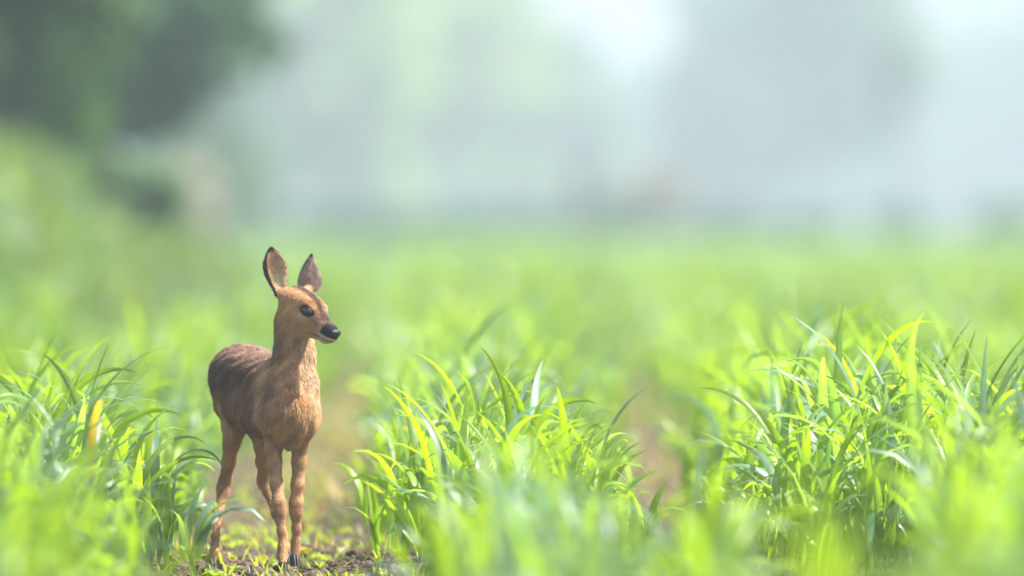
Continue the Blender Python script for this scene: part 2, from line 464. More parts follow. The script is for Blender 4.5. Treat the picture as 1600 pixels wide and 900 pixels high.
for sg in (1, -1):
    rc(H(20, 20 * sg, 20), H(44, 17 * sg, 16), .006, .005, .010, hf, 'head')       # brow
    el(H(25, 19 * sg, -8), (.020, .008, .010), HR, .012, hf, 'head')               # cheekbone
    el(H(38, 26 * sg, 11), (.0125, .0066, .0088), HR, .005, sub=True)
    rc(H(99, 5 * sg, -8), H(95, 12 * sg, -7), .0022, .0022, .003, hf)if False else None
# mouth line
def mouth(q):
    l = (q - H(76, 0, -20.5)) @ HR
    return np.linalg.norm(l / np.array([1.0, 1.0, .10]), axis=-1) * .12 - .0022
# ears
EARS = []
def earw(t, Wd, shp):
    if shp: return Wd * (.70 + .30 * np.sin(np.clip(t / .35, 0, 1) * 1.5708)) * np.clip(1 - np.clip(t, 0, 1) ** 1.35, 0, 1) ** .85 * 1.2
    return Wd * (.30 + .70 * np.sin(np.clip(t / .92, 0, 1) * 1.6)) * np.clip(1 - np.clip(t, 0, 1) ** 2.4, 0, 1) ** .8 * 1.12
def ear(B, T, Nrm, Wd, cup, k=.006, reg='ear', th=.0018, shp=0):
    B = np.asarray(B, float); T = np.asarray(T, float); v = T - B; L = np.linalg.norm(v); v /= L
    n = np.asarray(Nrm, float); n -= (n @ v) * v; n /= np.linalg.norm(n); u = np.cross(v, n)
    def fn(q):
        q = q - B; a = q @ u; b = q @ v; c = q @ n
        t = np.clip(b / L, 0, 1)
        Wt = earw(t, Wd, shp)
        cp = cup * (1 - .55 * t)
        surf = a * a / (2 * cp) - .004 * np.sin(t * 3.14)
        d1 = np.abs(c - surf) / np.sqrt(1 + (a / cp) ** 2) - th
        d2 = np.abs(a) - Wt
        d3 = np.maximum(-b - .002, b - L)
        return smin(-smin(-d1, -d2, .003), d1 * 0 + 9, .001) if False else np.maximum(np.maximum(d1, d2 * .8), d3)
    m = .035
    apply(fn, np.minimum(B, T) - m, np.maximum(B, T) + m, k)
    prims.append((fn, v, reg)); EARS.append((B, u, v, n, L, Wd, cup))
EA = P(439, 458, .004); EB = P(423, 386, .022)
ear(EA, EB, (-.05, -1, .05), .0275, .034)
EC = P(481, 452, .055); ED = P(486.5, 397, .062)
ear(EC, ED, (.30, .95, .05), .0225, .026, shp=1)
rc(H(-6, 16, 16), EA - (EB - EA) * .02, .012, .0085, .008, (EB - EA) / np.linalg.norm(EB - EA), 'head')
rc(H(-2, -16, 16), EC - (ED - EC) * .02, .012, .0085, .008, (ED - EC) / np.linalg.norm(ED - EC), 'head')

def surface_nets(G, lo, h):
    s = G < 0
    c = np.zeros(np.array(G.shape) - 1, np.int8)
    for a in (0, 1):
        for b in (0, 1):
            for e in (0, 1):
                c += s[a:G.shape[0] - 1 + a, b:G.shape[1] - 1 + b, e:G.shape[2] - 1 + e]
    act = (c > 0) & (c < 8)
    idx = np.argwhere(act); ids = np.full(act.shape, -1, np.int32); ids[act] = np.arange(len(idx))
    val = {}
    for a in (0, 1):
        for b in (0, 1):
            for e in (0, 1):
                val[a, b, e] = G[idx[:, 0] + a, idx[:, 1] + b, idx[:, 2] + e]
    acc = np.zeros((len(idx), 3)); cnt = np.zeros(len(idx))
    cs = list(val)
    for p in cs:
        for ax in range(3):
            if p[ax] == 0:
                q = list(p); q[ax] = 1; q = tuple(q)
                va, vb = val[p], val[q]; cr = (va < 0) != (vb < 0)
                t = np.where(cr, va / np.where(cr, va - vb, 1), 0)
                pt = np.array(p, float)[None].repeat(len(idx), 0); pt[:, ax] = t
                acc[cr] += pt[cr]; cnt += cr
    V = lo + h * (idx + acc / cnt[:, None])
    Fs = []
    for ax in range(3):
        o1, o2 = (ax + 1) % 3, (ax + 2) % 3
        sl0 = [slice(None)] * 3; sl1 = [slice(None)] * 3
        sl0[ax] = slice(0, -1); sl1[ax] = slice(1, None)
        cr = s[tuple(sl0)] != s[tuple(sl1)]
        e = np.argwhere(cr)
        e = e[(e[:, o1] > 0) & (e[:, o2] > 0) & (e[:, o1] < G.shape[o1] - 1) & (e[:, o2] < G.shape[o2] - 1)]
        def c_(d1, d2):
            q = e.copy(); q[:, o1] -= d1; q[:, o2] -= d2
            return ids[q[:, 0], q[:, 1], q[:, 2]]
        f = np.stack([c_(1, 1), c_(0, 1), c_(0, 0), c_(1, 0)], -1)
        ins = s[e[:, 0], e[:, 1], e[:, 2]]
        f = np.where(ins[:, None], f, f[:, ::-1])
        Fs.append(f)
    return V, np.concatenate(Fs)
BV, BF = surface_nets(G, lo, VX)
# keep the largest connected piece only
lab = np.arange(len(BV))
while True:
    m_ = lab[BF].min(1); new = lab.copy()
    for k in range(4): np.minimum.at(new, BF[:, k], m_)
    new = new[new]
    if (new == lab).all(): break
    lab = new
u__, ct = np.unique(lab, return_counts=True); keepv = lab == u__[ct.argmax()]
remap = np.cumsum(keepv) - 1
BF = remap[BF[keepv[BF[:, 0]]]]; BV = BV[keepv]
# two light smoothing passes (ears kept crisp enough)
for _ in range(3):
    acc = np.zeros_like(BV); cn = np.zeros(len(BV))
    for k in range(4):
        np.add.at(acc, BF[:, k], BV[BF[:, (k + 1) % 4]]); np.add.at(cn, BF[:, k], 1)
        np.add.at(acc, BF[:, k], BV[BF[:, (k + 3) % 4]]); np.add.at(cn, BF[:, k], 1)
    BV = BV * .5 + .5 * acc / cn[:, None]
# vertex normals
e1 = BV[BF[:, 2]] - BV[BF[:, 0]]; e2 = BV[BF[:, 3]] - BV[BF[:, 1]]; fn_ = np.cross(e1, e2)
BN = np.zeros_like(BV)
for k in range(4): np.add.at(BN, BF[:, k], fn_)
BN /= np.linalg.norm(BN, axis=1, keepdims=True) + 1e-12
# region weights and fur flow
REG = ['body', 'chest', 'neck', 'rump', 'leg', 'head', 'muzzle', 'ear']
rw = {r: np.zeros(len(BV)) for r in REG}; flow = np.zeros_like(BV); tot = np.zeros(len(BV))
for fn, fl, reg in prims:
    wgt = np.exp(-np.clip(fn(BV) + .004, 0, .1) / .004)
    rw[reg] += wgt; tot += wgt; flow += wgt[:, None] * fl
for r in REG: rw[r] /= tot + 1e-9
flow += np.array([0, 0, -.05]); flow /= np.linalg.norm(flow, axis=1, keepdims=True) + 1e-9

# coat colours, with some light and shade painted in
px_ = BV[:, 0] / BV[:, 1] * F + 800; py_ = HY - (BV[:, 2] - CAMH) / BV[:, 1] * F; dy_ = BV[:, 1] - D0
n3 = fbm2(BV[:, 0] * 55 + BV[:, 1] * 41, BV[:, 2] * 60 + BV[:, 1] * 17, 4, 4)
n4 = fbm2(BV[:, 0] * 330 + BV[:, 1] * 240, BV[:, 2] * 190 + BV[:, 1] * 110, 14, 3)
def sstep(a, b, x): t = np.clip((x - a) / (b - a), 0, 1); return t * t * (3 - 2 * t)
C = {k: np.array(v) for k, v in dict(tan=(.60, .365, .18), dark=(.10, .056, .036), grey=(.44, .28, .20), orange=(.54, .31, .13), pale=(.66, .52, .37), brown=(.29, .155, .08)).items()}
def mixc(c, d, w): return c * (1 - w[:, None]) + d * w[:, None]
col = np.tile(C['tan'], (len(BV), 1))
zz = BV[:, 2]
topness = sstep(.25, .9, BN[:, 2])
trunk = np.clip(rw['body'] + rw['rump'], 0, 1)
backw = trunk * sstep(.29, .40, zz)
col = mixc(col, C['brown'], trunk * sstep(.045, .085, dy_) * .95)  # brown torso, with the shade behind neck and shoulder painted in
col = mixc(col, C['dark'], backw * sstep(.06, .14, dy_) * .75)
col = mixc(col, C['grey'], backw * topness * .75)  # greyish-pink back; highlight on its upward faces painted into the coat
col = mixc(col, C['dark'], np.clip(rw['rump'] + trunk * sstep(.33, .36, dy_), 0, 1) * sstep(.24, .28, zz) * .8)
col = mixc(col, C['orange'], rw['chest'] * .55 * sstep(-.6, .4, n3))
col = mixc(col, C['pale'], rw['neck'] * sstep(.52, .9, BN @ np.array([.8, -.5, .1])) * .55)  # bright sunward edge of the neck, painted as paler coat
col = mixc(col, C['brown'], rw['neck'] * sstep(.35, .9, -BN[:, 0]) * .5)  # neck side turned from the sun painted browner, as shade
# spots on the flank of a young fawn, faint
for k in range(26):
    c = P(rng.uniform(335, 430), rng.uniform(565, 640), 0); dd = np.hypot(BV[:, 0] - c[0], BV[:, 2] - c[2])
    col = mixc(col, C['pale'], trunk * (dy_ > .10) * sstep(.007, .003, dd) * .0)
# legs: orange-brown inside, darker shin fronts
col = mixc(col, C['brown'], rw['leg'] * .55 * sstep(-.5, .6, n3))
col = mixc(col, C['orange'], rw['leg'] * (sstep(.14, .08, zz)) * .15)
# head
hl = (BV - HC) @ HR * 1000 / HS
hw_ = np.clip(rw['head'] + rw['muzzle'], 0, 1)
blaze = sstep(13, 6, np.abs(hl[:, 1])) * sstep(6, 14, hl[:, 2] + .13 * hl[:, 0]) * sstep(-40, -10, hl[:, 0])
col = mixc(col, np.array([.10, .062, .05]), hw_ * blaze * .85)
browp = sstep(11, 5, np.hypot((hl[:, 0] - 32) * .75, (hl[:, 2] - 24) * 1.2)) * (np.abs(hl[:, 1]) > 9)
col = mixc(col, np.array([.47, .25, .10]), hw_ * browp * .8)
undereye = sstep(10, 4, np.hypot((hl[:, 0] - 37) * .7, (hl[:, 2] + 2.5) * 1.5)) * (np.abs(hl[:, 1]) > 9)
col = mixc(col, C['pale'], hw_ * undereye * .55)
eyeline = sstep(15, 9, np.hypot((hl[:, 0] - 39.5) * .85, (hl[:, 2] - 10.5) * 1.3)) * (np.abs(hl[:, 1]) > 11)
col = mixc(col, np.array([.02, .015, .013]), hw_ * eyeline)
bridge = sstep(48, 70, hl[:, 0]) * sstep(-8, 2, hl[:, 2])
col = mixc(col, np.array([.16, .10, .08]), hw_ * bridge * .7)
nosec = sstep(73, 79, hl[:, 0] - .15 * hl[:, 2]) * sstep(-16, -13.5, hl[:, 2]) * sstep(9, 5, hl[:, 2])
lip = sstep(60, 76, hl[:, 0]) * sstep(-11, -15, hl[:, 2])
col = mixc(col, np.array([.62, .56, .50]), hw_ * lip * .5)
col = mixc(col, np.array([.015, .012, .012]), hw_ * nosec)
mk = sstep(1.5, .5, np.abs(hl[:, 2] + 22 - .04 * (hl[:, 0] - 80))) * sstep(52, 60, hl[:, 0])
col = mixc(col, np.array([.03, .02, .018]), hw_ * mk * .85)
throat = sstep(-22, -34, hl[:, 2]) * sstep(-10, 10, hl[:, 0]) * sstep(70, 60, hl[:, 0])
col = mixc(col, C['pale'], hw_ * throat * .4)
# ears
for q, (B, u, v, n, L, Wd, cup) in enumerate(EARS):
    l = BV - B; a = l @ u; b = l @ v; c = l @ n; t = b / L
    isE = (rw['ear'] > .3) & (np.linalg.norm(BV - (B + v * L * .5), axis=1) < L * .75)
    inner = (BN @ n > .05) & isE
    Wt = earw(t, Wd, q)
    rim = sstep(.62, .97, np.abs(a) / (Wt + 1e-4))
    col[isE & ~inner] = np.array([.20, .14, .11]) if q == 0 else np.array([.50, .38, .32])
    ci = np.array([.92, .62, .38]) if q == 0 else np.array([.3, .2, .15])
    col[inner] = (ci * (1 + .25 * n3[:, None]) * (1 - .25 * rim[:, None]) + .05 * sstep(.3, .0, t)[:, None])[inner]
    tip = isE & (t > .80)
    col[tip] = mixc(col, np.array([.03, .022, .02]), sstep(.80, .93, t))[tip]
    edge_ = isE & (a * (1 if u[0] < 0 else -1) > Wt * .80)
    if q == 0: col[isE & (a * (1 if u[0] < 0 else -1) > Wt * .68)] = np.array([.05, .035, .03])
    else: col[isE & (np.abs(a) > Wt * .85)] = np.array([.5, .42, .34])
col = np.clip(col * (1 + .16 * n3[:, None] + (.20 * n4 * (1 - .6 * hw_))[:, None]), .004, .9)
earA = np.clip(rw['ear'] * 1.3, 0, 1)
m, t, out = mat('coat')
a = N(t, 'ShaderNodeAttribute', attribute_name='coat')
p = N(t, 'ShaderNodeBsdfPrincipled'); p.inputs['Roughness'].default_value = .85; p.inputs['Specular IOR Level'].default_value = .2
nz = N(t, 'ShaderNodeTexNoise', Scale=420.); b_ = N(t, 'ShaderNodeBump'); b_.inputs['Strength'].default_value = .4; b_.inputs['Distance'].default_value = .002
tc = N(t, 'ShaderNodeTexCoord'); t.links.new(tc.outputs['Object'], nz.inputs['Vector'])
t.links.new(nz.outputs['Fac'], b_.inputs['Height']); t.links.new(b_.outputs[0], p.inputs['Normal'])
t.links.new(a.outputs['Color'], p.inputs['Base Color'])
tr = N(t, 'ShaderNodeBsdfTranslucent'); t.links.new(a.outputs['Color'], tr.inputs['Color'])
mm = N(t, 'ShaderNodeMath', operation='MULTIPLY'); mm.inputs[1].default_value = .55; t.links.new(a.outputs['Alpha'], mm.inputs[0])
mx = N(t, 'ShaderNodeMixShader'); t.links.new(mm.outputs[0], mx.inputs[0]); t.links.new(p.outputs[0], mx.inputs[1]); t.links.new(tr.outputs[0], mx.inputs[2])
t.links.new(mx.outputs[0], out.inputs['Surface']); M_coat = m
base_pt = np.array([P(430, 0, .14)[0], D0 + .14, 0.])
fawn = empty('fawn', base_pt)
tag(fawn, 'young brown roe deer fawn standing on the bare soil strip, looking right', 'fawn')
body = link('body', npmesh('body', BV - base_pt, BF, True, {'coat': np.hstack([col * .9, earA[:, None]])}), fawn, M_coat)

# eyes
def uvs(c, rad, rot=np.eye(3), nu=24, nv=14):
    th = np.linspace(0, math.pi, nv); ph = np.linspace(0, 2 * math.pi, nu, endpoint=False)
    A, B = np.meshgrid(th, ph, indexing='ij')
    v = np.stack([np.sin(A) * np.cos(B), np.sin(A) * np.sin(B), np.cos(A)], -1).reshape(-1, 3) * rad
    f = [(i * nu + j, i * nu + (j + 1) % nu, (i + 1) * nu + (j + 1) % nu, (i + 1) * nu + j) for i in range(nv - 1) for j in range(nu)]
    return v @ np.asarray(rot).T + c, np.array(f)
for sg in (1, -1):
    V, Fc = uvs(H(38, 21.0 * sg, 11.3), (.0120, .0075, .0086), HR)
    link('eye', npmesh('eye', V - base_pt, Fc), fawn, M_eye)
# nose pad with two nostril hollows
V, Fc = uvs(np.zeros(3), (1, 1, 1), nu=40, nv=28)
V = V * np.array([.0075, .0130, .0085]); V[:, 1] *= 1 + 14 * V[:, 2]
for sg in (1, -1):
    dd = np.hypot((V[:, 1] - sg * .0065) * 1.0, (V[:, 2] - .000) * 1.4); V[:, 0] -= np.where(V[:, 0] > 0, .0035 * np.exp(-(dd / .0024) ** 2), 0)
V[:, 0] -= .0012 * np.exp(-(V[:, 1] / .001) ** 2) * (V[:, 0] > 0)
link('nose', npmesh('nose', V @ HR.T + H(96.5, 0, -5.5) - base_pt, Fc), fawn, M_nose)
# hooves
def hoof(c, yaw, h=.020):
    VV = []; FF = []; k = 10
    for sg in (1, -1):
        V = []
        for q, (zz_, sc) in enumerate(((-.001, 1.), (.006, .95), (.014, .78), (h, .62), (h + .002, .2))):
            for a in range(k):
                an = a * 6.283 / k; xx = .0050 * sc * math.cos(an) + sg * .0052; yy = -.0110 * sc * math.sin(an)
                if math.sin(an) > 0: yy -= .004 * math.sin(an) * (1 - q * .25); xx -= sg * .003 * math.sin(an)
                V.append((xx, yy + .003 * q / 3, zz_))
        FF += [(q * k + a + len(VV), q * k + (a + 1) % k + len(VV), (q + 1) * k + (a + 1) % k + len(VV), (q + 1) * k + a + len(VV)) for q in range(4) for a in range(k)]
        VV += V
    V = np.array(VV); cs, sn = math.cos(yaw), math.sin(yaw)
    V = V @ np.array([[cs, sn, 0], [-sn, cs, 0], [0, 0, 1]]) + np.array(c)
    link('hoof', npmesh('hoof', V - base_pt, FF), fawn, M_hoof)
for pt in ((332, 0, .275, 884), (447, 0, .242, 876), (442, 0, -.008, 891), (461, 0, .045, 879)):
    c = P(pt[0], pt[3], pt[2]); hoof((c[0], c[1], c[2] - .006), .25)

# fur
def make_fur():
    tri = np.concatenate([BF[:, :3], BF[:, [0, 2, 3]]])
    a, b, c = BV[tri[:, 0]], BV[tri[:, 1]], BV[tri[:, 2]]
    ar = np.linalg.norm(np.cross(b - a, c - a), axis=1)
    n = 330000
    k = rng.choice(len(tri), n, p=ar / ar.sum())
    r1 = np.sqrt(rng.random(n)); r2 = rng.random(n)
    wa, wb, wc = 1 - r1, r1 * (1 - r2), r1 * r2
    it = lambda A: (A[tri[k, 0]].T * wa + A[tri[k, 1]].T * wb + A[tri[k, 2]].T * wc).T
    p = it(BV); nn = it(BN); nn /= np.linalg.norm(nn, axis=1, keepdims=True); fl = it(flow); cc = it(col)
    ln = .0105 * it(rw['body']) + .014 * it(rw['chest']) + .010 * it(rw['neck']) + .018 * it(rw['rump']) + .0030 * it(rw['leg']) + .0042 * it(rw['head']) + .0022 * it(rw['muzzle']) + .0045 * it(rw['ear'])
    ln *= 1 - .8 * it(hw_ * np.clip(nosec + eyeline, 0, 1))
    ln *= rng.uniform(.6, 1.25, n)
    ok = rng.random(n) > it(hw_ * nosec)
    fl = fl - (fl * nn).sum(1, keepdims=True) * nn; fl /= np.linalg.norm(fl, axis=1, keepdims=True) + 1e-6
    clump = np.stack([fbm2(p[:, 0] * 230 + p[:, 1] * 60, p[:, 2] * 170 + p[:, 1] * 190, s, 3) for s in (1, 2, 3)], -1)
    dirn = nn * .62 + fl * .8 + .42 * clump * (1 - .7 * it(rw['leg']))[:, None] + rng.normal(0, .16, (n, 3)); dirn /= np.linalg.norm(dirn, axis=1, keepdims=True)
    d2 = dirn * .7 + fl * .6 + np.array([0, 0, -.15]); d2 /= np.linalg.norm(d2, axis=1, keepdims=True)
    p, nn, dirn, d2, ln, cc = p[ok], nn[ok], dirn[ok], d2[ok], ln[ok], cc[ok]; n = len(p)
    p0 = p - nn * .0006
    p1 = p0 + dirn * (ln * .5)[:, None]; p2 = p1 + d2 * (ln * .5)[:, None]
    hc = bpy.data.hair_curves.new('fur')
    hc.add_curves([3] * n)
    P3 = np.stack([p0, p1, p2], 1) - base_pt
    hc.attributes['position'].data.foreach_set('vector', P3.astype(np.float32).ravel()) if 'position' in hc.attributes else hc.points.foreach_set('position', P3.astype(np.float32).ravel())
    ra = hc.attributes.get('radius') or hc.attributes.new('radius', 'FLOAT', 'POINT')
    rr = np.tile(np.array([.00038, .00028, .00006], np.float32), n); ra.data.foreach_set('value', rr)
    ca = hc.attributes.new('coat', 'FLOAT_COLOR', 'CURVE')
    cc = cc * rng.uniform(.7, 1.35, (n, 1)) * (1 + (.24 * (1 - .75 * it(rw['leg'] + rw['head']))[ok][:, None]) * clump[ok][:, :1]); cc = np.hstack([np.clip(cc, 0, .9), np.ones((n, 1))]).astype(np.float32)
    ca.data.foreach_set('color', cc.ravel())
    m, t, out = mat('fur')
    a = N(t, 'ShaderNodeAttribute', attribute_name='coat')
    p = N(t, 'ShaderNodeBsdfPrincipled'); p.inputs['Roughness'].default_value = .6; p.inputs['Specular IOR Level'].default_value = .35
    tr = N(t, 'ShaderNodeBsdfTranslucent'); mx = N(t, 'ShaderNodeMixShader'); mx.inputs[0].default_value = .3
    t.links.new(a.outputs['Color'], p.inputs['Base Color']); t.links.new(a.outputs['Color'], tr.inputs['Color'])
    t.links.new(p.outputs[0], mx.inputs[1]); t.links.new(tr.outputs[0], mx.inputs[2]); t.links.new(mx.outputs[0], out.inputs['Surface'])
    hc.materials.append(m)
    o = bpy.data.objects.new('fur', hc); COL.objects.link(o); o.parent = fawn
    tag(o, kind='stuff')
make_fur()

# ------------------------------------------------------------------ clods, weeds, withered leaves round the hooves
def rock_mesh(seed, r):
    q = np.random.default_rng(seed)
    V, Fc = uvs(np.zeros(3), (1, 1, 1), nu=16, nv=11)
    dsp = sum(q.uniform(.10, .22) / f * np.sin(V @ (q.normal(size=3) * f * 2) + q.uniform(0, 6)) for f in (1, 1, 1, 2, 2, 2, 4, 4, 4, 4))
    V = V * (1 + 1.3 * dsp + q.normal(0, .035, len(V)))[:, None] * np.array([1, q.uniform(.6, 1.1), q.uniform(.5, .85)]) * r
    return npmesh('soil_clod', V, Fc, False)
cm = [rock_mesh(k, 1.) for k in range(8)]
for k in range(64):
    Yk = rng.uniform(20.5, 22.6); x = GAP1(Yk) + rng.normal(0, .10)
    o = link('soil_clod', cm[k % 8], mat=M_clod); rr = rng.uniform(.008, .022)
    o.location = (x, Yk, float(ground_z(np.array(x), np.array(Yk))) + rr * .35); o.scale = (rr,) * 3
    o.rotation_euler = (rng.uniform(-.4, .4), rng.uniform(-.4, .4), rng.uniform(0, 6.28))
    tag(o, 'small brown lump of dry soil on the bare strip round the hooves', 'clod', 'soil clods round the hooves')
# crumbs: one stuff mesh
n = 5000; V0, F0 = uvs(np.zeros(3), (1, 1, .7), nu=5, nv=4)
Yk = rng.uniform(17, 30, n); x = GAP1(Yk) + rng.normal(0, .12, n); rr = rng.uniform(.0015, .007, n)
cen = np.stack([x, Yk, ground_z(x, Yk) + .004 + rr * .3], -1)
V = (V0[None] * rr[:, None, None] * (1 + .3 * rng.normal(size=(n, len(V0), 1))) + cen[:, None]).reshape(-1, 3)
Fc = (F0[None] + (np.arange(n) * len(V0))[:, None, None]).reshape(-1, 4)
tag(link('soil_crumbs', npmesh('soil_crumbs', V, Fc, False), mat=M_clod), 'fine dark soil crumbs scattered along the bare strip', kind='stuff')

def leaf_sheet(L, W, curl, seed, tint, lobed=False):
    q = np.random.default_rng(seed); nl, nw = 9, 5
    V = []
    for i in range(nl):
        t = i / (nl - 1); w = W * math.sin(math.pi * min(1, t * .92 + .06)) ** .75
        if lobed: w *= 1 + .25 * math.sin(t * 19)
        for j in range(nw):
            s = (j / (nw - 1) - .5) * 2
            V.append((L * (t - .5), s * w / 2, curl * L * ((t - .5) ** 2) * 2 + abs(s) * w * .22 + q.normal(0, L * .012)))
    Fc = [(i * nw + j, i * nw + j + 1, (i + 1) * nw + j + 1, (i + 1) * nw + j) for i in range(nl - 1) for j in range(nw - 1)]
    V = np.array(V); tt = np.tile(np.array(tint), (len(V), 1)) * (1 + .25 * q.normal(size=(len(V), 1)))
    return npmesh('leaf', V, Fc, True, {'tint': np.clip(tt, .01, .9)})
YL = [(300, 838, .03, (.55, .27, .03), .034, .022, 'orange withered leaf curled on the soil left of the hind hoof'),
      (288, 850, .05, (.42, .30, .06), .028, .018, 'small ochre leaf lying beside the grass left of the fawn'),
      (318, 862, -.02, (.46, .36, .05), .030, .018, 'yellow leaf on dark soil in front of the hind hoof'),
      (490, 846, .03, (.60, .46, .03), .040, .026, 'bright yellow leaf standing up right of the front hooves'),
      (524, 862, .05, (.55, .42, .30), .050, .016, 'long pale beige leaf lying right of the front hooves'),
      (480, 858, -.05, (.50, .38, .10), .026, .016, 'small straw coloured leaf close to the right front hoof'),
      (312, 820, .04, (.50, .22, .05), .024, .010, 'rusty orange leaf tip on a thin dry twig'),
      (405, 880, -.10, (.42, .42, .05), .030, .020, 'yellow green leaf between the hind and front hooves')]
for k, (px, py, dy, c, L, W, lb) in enumerate(YL):
    o = link('withered_leaf', leaf_sheet(L, W, 1.1, k, c), mat=M_dry)
    p = P(px, py, dy); Yg = min(22.2, CAMH * F / (py - HY)) ; x = (px - 800) / F * Yg
    o.location = (x, Yg, float(ground_z(np.array(x), np.array(Yg))) + .012)
    o.rotation_euler = (rng.uniform(-.5, .9), rng.uniform(-.7, .7), rng.uniform(0, 6.28))
    tag(o, lb, 'leaf')
def seedling(x, Y, sz, tint, label, group):
    r = empty('seedling', (x, Y, float(ground_z(np.array(x), np.array(Y))))); tag(r, label, 'weed', group)
    k0 = rng.uniform(0, 6.28); nl = int(rng.integers(4, 7))
    st = [(.0012 * math.cos(a * 1.571), .0012 * math.sin(a * 1.571), z) for z in (-.005, sz * .6) for a in range(4)]
    link('stem', npmesh('stem', st, [(a, (a + 1) % 4, 4 + (a + 1) % 4, 4 + a) for a in range(4)]), r, M_stem)
    for j in range(nl):
        o = link('leaf', leaf_sheet(sz * rng.uniform(.8, 1.2), sz * .5, -.5, 90 + j, np.array(tint) * rng.uniform(.8, 1.2)), r, M_crop)
        az = k0 + j * 2.4; el_ = rng.uniform(.1, .7)
        dv = Vector((math.cos(az) * math.cos(el_), math.sin(az) * math.cos(el_), math.sin(el_)))
        o.location = dv * sz * .5 + Vector((0, 0, sz * .25 * (1 + j * .3)))
        o.rotation_euler = (0, -el_, az)
for k in range(34):
    Yk = rng.uniform(20.3, 23.5); off = rng.uniform(-.19, .19)
    x = GAP1(Yk) + off
    seedling(x, Yk, rng.uniform(.012, .026), (.24, .30, .03) if k % 3 else (.15, .26, .04),
             'tiny yellow green weed seedling growing on the bare soil strip', 'weed seedlings on the soil strip')
# fine weeds: stuff
n = 6500; Yk = 16 + 29 * rng.random(n) ** 1.8; g1 = rng.random(n) < .7
c = np.where(g1, GAP1(Yk), GAP2(Yk)); x = c + rng.normal(0, .11, n) + np.where(rng.random(n) < .5, .10, -.10)
V, Fc, t_, mid, nv = blades(np.stack([x, Yk, ground_z(x, Yk)], -1), rng.uniform(0, 6.28, n), rng.uniform(.015, .055, n), rng.uniform(.003, .008, n),
                            rng.uniform(.1, .9, n), rng.uniform(.8, 2., n), 3)
tint = np.repeat(np.array([.20, .26, .04]) * rng.uniform(.6, 1.4, (n, 1)), nv, 0)
tag(link('weeds', npmesh('weeds', V, Fc, True, {'tint': tint}), mat=M_crop), 'fine yellow green weeds fringing the bare strips', kind='stuff')
n = 700; Yk = rng.uniform(24, 70, n); c = np.where(rng.random(n) < .5, GAP1(Yk), GAP2(Yk)); x = c + rng.normal(0, .09, n)
V, Fc, t_, mid, nv = blades(np.stack([x, Yk, ground_z(x, Yk)], -1), rng.uniform(0, 6.28, n), rng.uniform(.03, .10, n), rng.uniform(.012, .03, n),
                            rng.uniform(.3, 1.2, n), rng.uniform(1, 2., n), 3)
tint = np.repeat(np.array([.30, .22, .09]) * rng.uniform(.6, 1.2, (n, 1)), nv, 0)
tag(link('dead_leaves', npmesh('dead_leaves', V, Fc, True, {'tint': tint}), mat=M_dry), 'straw yellow dead leaves lying along the bare strips', kind='stuff')

